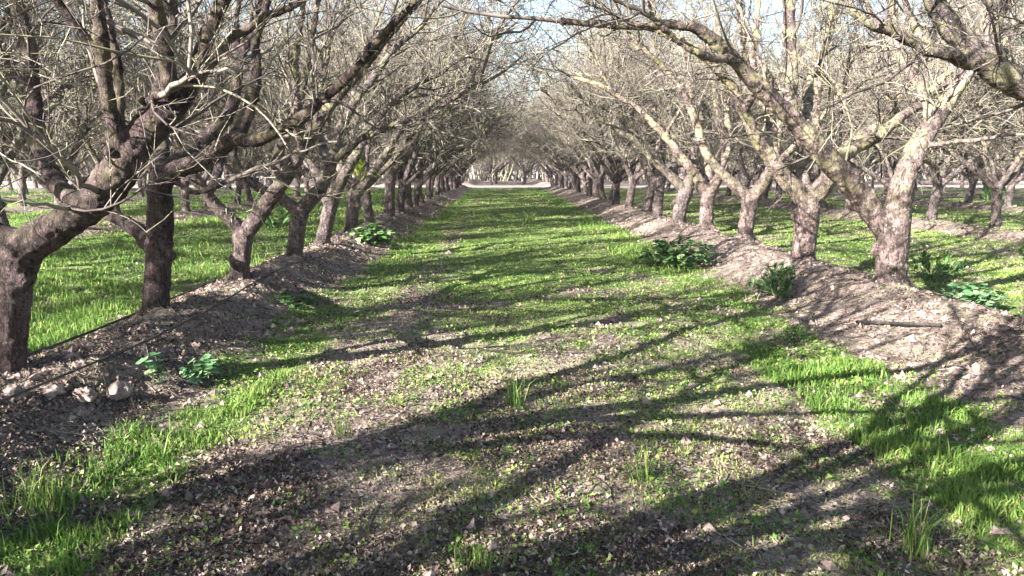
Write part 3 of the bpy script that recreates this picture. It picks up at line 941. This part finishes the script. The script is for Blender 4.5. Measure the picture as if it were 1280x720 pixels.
def long_leaf(c, d, n, L, w):
    d = d / np.linalg.norm(d); n = n - (n @ d) * d; n /= np.linalg.norm(n); p = np.cross(d, n)
    t = np.array([0, .25, .55, .8, 1.]); ww = w * np.array([.12, .8, 1, .6, .02])
    mid = c + d * (t * L)[:, None] - n * (t ** 2 * L * .25)[:, None]
    V = np.vstack([mid + p * ww[:, None], mid, mid - p * ww[:, None]])
    V[:5] += n * ww[:, None] * .3; V[10:] += n * ww[:, None] * .3
    f = []
    for i in range(4):
        f += [[i, i + 1, 6 + i, 5 + i], [5 + i, 6 + i, 11 + i, 10 + i]]
    return V, np.array(f)


def plant(name, px, py, z, wpx, hpx, nleaf, kind, mat, label, cat, group=None, seed=0, X=None):
    rng = np.random.default_rng(seed + 900)
    g = at_z(px, py, z) if X is None else np.array([X[0], X[1], 0])
    g[2] = float(height(g[:1], g[1:2])[0]) if X is None or len(X) < 3 else X[2]
    W = wpx * g[1] / 960 / 2; H = hpx * g[1] / 960
    lm, sm = MB(), MB()
    ns = max(6, nleaf // 7)
    a = rng.random(ns) * 2 * pi; el = rng.uniform(.25, 1.35, ns)
    d = np.stack([np.cos(a) * np.cos(el) * W, np.sin(a) * np.cos(el) * W, np.sin(el) * H], 1)
    Ls = np.linalg.norm(d, axis=1)
    base = np.stack([np.cos(a) * W * .15, np.sin(a) * W * .15, np.full(ns, -.01)], 1)
    P, R = grow(rng, base, d, Ls, np.full(ns, .0035), np.full(ns, .002), 6, .08, .03)
    V, f, t = tubes(P, R, 4, tint=rng.random(ns)); sm.add(V, f, t)
    b, dd, r, _ = spawn(rng, P, R, nleaf, .25, 1, (.5, 1.3))
    for i in range(nleaf):
        if kind == 'round':
            V, f = leaf_disc(rng, b[i] + dd[i] * .02, dd[i] * .4 + np.array([0, 0, 1.]) + rng.normal(0, .3, 3), rng.uniform(.022, .05) * max(1, g[1] / 10))
        else:
            V, f = long_leaf(b[i], dd[i] + np.array([0, 0, .2]), np.array([0, 0, 1.]) + rng.normal(0, .3, 3), rng.uniform(.05, .11) * max(1, g[1] / 9), rng.uniform(.012, .02) * max(1, g[1] / 9))
        lm.add(V, [f], np.full(len(V), rng.random()))
    e = link(name, None); e.location = g; tag(e, label, cat, group)
    link('foliage', lm.mesh('foliage'), mat, e); link('stem', sm.mesh('stem'), mat, e)
    return e


WG = 'weed clumps along the berms'
plant('weed_clump', 848, 332, .02, 100, 36, 700, 'round', MALLOW, 'large dark green leafy clump on lane edge before right berm', 'weed', WG, 1)
plant('weed_clump', 972, 372, .02, 60, 40, 300, 'long', MALLOW, 'mid green leafy weed below the thick straight tree on right berm', 'weed', WG, 2)
plant('weed_clump', 1212, 384, .02, 80, 34, 420, 'round', PALELEAF, 'pale grey green weed clump right of nearest right tree', 'weed', WG, 3)
plant('weed_clump', 1168, 352, .0, 70, 34, 200, 'long', MALLOW, 'dark green weed tuft in shade behind nearest right tree', 'weed', WG, 12)
plant('weed_clump', 256, 478, .02, 50, 28, 90, 'round', PALELEAF, 'pale green leafy weed in grass strip below second left tree', 'weed', WG, 4)
plant('weed_clump', 196, 490, .05, 34, 40, 18, 'round', PALELEAF, 'sparse weed with a few upright pale leaves beside the dirt clods', 'weed', WG, 5)
plant('weed_clump', 466, 312, .02, 60, 26, 300, 'round', MALLOW, 'broad leafy clump at foot of the left berm in mid distance', 'weed', WG, 6)
plant('weed_clump', 372, 384, .02, 56, 18, 110, 'round', MALLOW, 'low leafy clump on grass strip near third left tree', 'weed', WG, 7)
plant('weed_clump', 345, 290, .0, 40, 36, 150, 'long', MALLOW, 'upright leafy weed in left lane between third and fourth trees', 'weed', WG, 8)
plant('weed_clump', 1238, 262, .0, 30, 34, 140, 'long', MALLOW, 'upright dark weed between the two trees of second right row', 'weed', WG, 9)
# suckers with young leaves on the sixth left tree
g6 = at_y(450, 224, hero_y['L'][-1] - .1)
p = plant('leafy_shoot', 0, 0, 0, 34, 24, 60, 'long', YOUNG, '', '', None, 10, X=(g6[0], g6[1], g6[2]))
for k in ('label', 'category'):
    if k in p: del p[k]
p.parent = hero_obj['L6']; p.location = p.location - hero_obj['L6'].location
p.name = 'leafy_shoot'


def tuft(px, py, wpx, hpx, n, label, seed):
    rng = np.random.default_rng(seed)
    g = at_z(px, py, .01); W = wpx * g[1] / 960 / 2; H = hpx * g[1] / 960
    x = rng.normal(0, W * .35, n); y = rng.normal(0, W * .35, n)
    h = H * rng.uniform(.4, 1, n); a = rng.random(n) * 2 * pi; l = h * rng.uniform(.1, .55, n)
    V, f, t = blades(rng, x + g[0], y + g[1], h, np.full(n, .0028 * max(1, g[1] / 6)), .6, rng.random(n))
    V -= np.array([g[0], g[1], 0])
    o = link('grass_tuft', make_mesh('grass_tuft', V, f, {'tint': t}, False), GRASS); o.location = (g[0], g[1], 0)
    tag(o, label, 'grass tuft', 'tall grass tufts in the lane')


tuft(643, 508, 36, 60, 60, 'upright grass tuft in the centre of the lane', 41)
tuft(800, 600, 60, 75, 26, 'thin tall grass blades in the shade right of lane centre', 42)
tuft(430, 545, 40, 50, 22, 'sparse tall grass blades in shade left of lane centre', 43)
tuft(1140, 690, 60, 90, 60, 'tall grass tuft near the bottom right corner', 44)
tuft(60, 640, 110, 70, 160, 'thick green grass tuft near the lower left corner', 45)
tuft(600, 712, 90, 50, 70, 'green grass tuft at the bottom edge, centre', 46)
tuft(660, 280, 30, 22, 60, 'fresh green tuft in lane middle distance', 47)


def hose(name, pts, r, label, lift=.012):
    P, R = resample([(x, y, 0) for x, y in pts], [r] * len(pts), 260)
    P[:, 2] = height(P[:, 0], P[:, 1]) + r + lift + .02 * np.maximum(0, fbm(P[:, 1] * 1.3, P[:, 0], 2, 4) - .5)
    if len(pts) < 6:
        a, b_ = P[:40, 2].mean(), P[-40:, 2].mean(); P[:, 2] = np.linspace(a, b_, len(P)) + .012
    z = P[:, 2]; z = np.array([z[max(0, i - 3):i + 4].max() for i in range(len(z))])
    P[:, 2] = np.convolve(np.pad(z, 3, mode='edge'), np.ones(7) / 7, 'valid')
    V, f, t = tubes(P[None], R[None], 8, True)
    o = link(name, make_mesh(name, V, f), HOSE); tag(o, label, 'hose', 'irrigation hoses on the berms')


ys = np.linspace(2.5, 62, 26)
hose('irrigation_hose', [(ROW_L - .42 + .06 * sin(y * 1.7), y) for y in ys], .012, 'black drip hose running along far side of the left berm behind the trunks')
hose('irrigation_hose', [(ROW_L + .30 + .07 * sin(y * 1.1 + 1), y) for y in ys], .009, 'black drip hose running along lane side of the left berm')
hose('irrigation_hose', [(ROW_R + .34 + .06 * sin(y * 1.4), y) for y in ys], .010, 'black drip hose running along the crest of the right berm')
pa, pb = at_z(1072, 382, .28), at_z(1176, 408, .24)
hose('pipe_piece', [tuple((pa + (pb - pa) * t)[:2]) for t in np.linspace(0, 1, 4)], .016, 'short straight length of black pipe lying before the nearest right tree', .01)


def clod(px, py, z, wpx, hpx, label, seed):
    import bmesh
    rng = np.random.default_rng(seed)
    g = on_ground(px, py + hpx * .4, z); bm = bmesh.new(); bmesh.ops.create_icosphere(bm, subdivisions=4, radius=1)
    W = wpx * g[1] / 960 / 2; H = hpx * g[1] / 960
    o3 = rng.random(6) * 20
    for v in bm.verts:
        c = np.array(v.co)
        n = vnoise(np.array([c[0] * 1.6 + o3[0] + c[2] * 2]), np.array([c[1] * 1.6 + o3[1] + c[2]]), seed)[0] + .5 * vnoise(np.array([c[0] * 4 + o3[2] + c[2] * 3]), np.array([c[1] * 4 - c[2] * 2]), seed)[0] \
            + .25 * vnoise(np.array([c[0] * 9 + c[2] * 7]), np.array([c[1] * 9 - c[2] * 5]), seed)[0]
        n = round(n * 5) / 5 * .6 + n * .4; c = c * (.30 + .85 * n); v.co = (c[0] * W, c[1] * W * .8, max(c[2], -.3) * H * .62)
    me = bpy.data.meshes.new('soil_clod'); bm.to_mesh(me); bm.free()
    me.polygons.foreach_set('use_smooth', np.ones(len(me.polygons), bool))
    o = link('soil_clod', me, CLOD); o.location = (g[0], g[1], float(height(g[:1], g[1:2])[0]) + H * .22)
    o.rotation_euler = (0, 0, rng.random() * 6)
    tag(o, label, 'soil clod', 'pale dry clods on the left berm')


clod(20, 490, .1, 30, 19, 'pale dry clod at the foot of the nearest left tree', 1)
clod(64, 487, .08, 32, 15, 'flat pale clod on left berm, second from the left', 2)
clod(104, 492, .07, 30, 19, 'lumpy pinkish clod on left berm, between two others', 3)
clod(150, 488, .05, 28, 20, 'rounded pinkish clod on left berm, rightmost of the four', 4)


def build_haze():
    import bmesh
    bm = bmesh.new(); bmesh.ops.create_cube(bm, size=1)
    for v in bm.verts:
        v.co = (v.co.x * 3600, 500 + v.co.y * 4600, -1.5 + (v.co.z + .5) * 12.5)
    me = bpy.data.meshes.new('haze'); bm.to_mesh(me); bm.free()
    m = bpy.data.materials.new('haze_air'); m.use_nodes = True; t = m.node_tree; t.nodes.clear()
    o = t.nodes.new('ShaderNodeOutputMaterial'); v = t.nodes.new('ShaderNodeVolumePrincipled')
    v.inputs['Color'].default_value = (.93, .90, .90, 1); v.inputs['Density'].default_value = HAZE; v.inputs['Anisotropy'].default_value = .2
    t.links.new(v.outputs[0], o.inputs[1])
    tag(link('haze', me, m), 'thin pale air haze over the orchard', 'haze', kind='stuff')


HAZE = .0008
build_haze()

# ------------------------------------------------------------------ light, sky, camera
sun = bpy.data.lights.new('sun', 'SUN'); sun.energy = 5.0; sun.angle = radians(.35); sun.color = (1, .97, .93)
so = bpy.data.objects.new('sun', sun); C.objects.link(so)
from mathutils import Vector
S = Vector((-sin(SUN_AZ) * cos(SUN_EL), -cos(SUN_AZ) * cos(SUN_EL), sin(SUN_EL)))
so.rotation_euler = S.to_track_quat('Z', 'Y').to_euler()
w = bpy.data.worlds.new('World'); bpy.context.scene.world = w; w.use_nodes = True
nt = w.node_tree; bg = nt.nodes['Background']
sky = nt.nodes.new('ShaderNodeTexSky'); sky.sky_type = 'NISHITA'; sky.sun_disc = False
sky.sun_elevation = SUN_EL; sky.sun_rotation = pi + SUN_AZ
sky.air_density = 1.0; sky.dust_density = 1.0; sky.ozone_density = 1.0
nt.links.new(sky.outputs[0], bg.inputs[0]); bg.inputs[1].default_value = .05

cd = bpy.data.cameras.new('camera'); co = bpy.data.objects.new('camera', cd); C.objects.link(co)
cd.sensor_width = 36; cd.lens = 27; cd.clip_end = 5000; cd.clip_start = .05
co.location = CAM; co.rotation_euler = (pi / 2 - PITCH, 0, -YAW)
sc = bpy.context.scene; sc.camera = co
sc.view_settings.view_transform = 'Standard'; sc.view_settings.look = 'None'
sc.view_settings.exposure = 2.78; sc.view_settings.gamma = 1
sc.cycles.max_bounces = 5; sc.cycles.diffuse_bounces = 2; sc.cycles.transparent_max_bounces = 4
sc.cycles.use_denoising = True
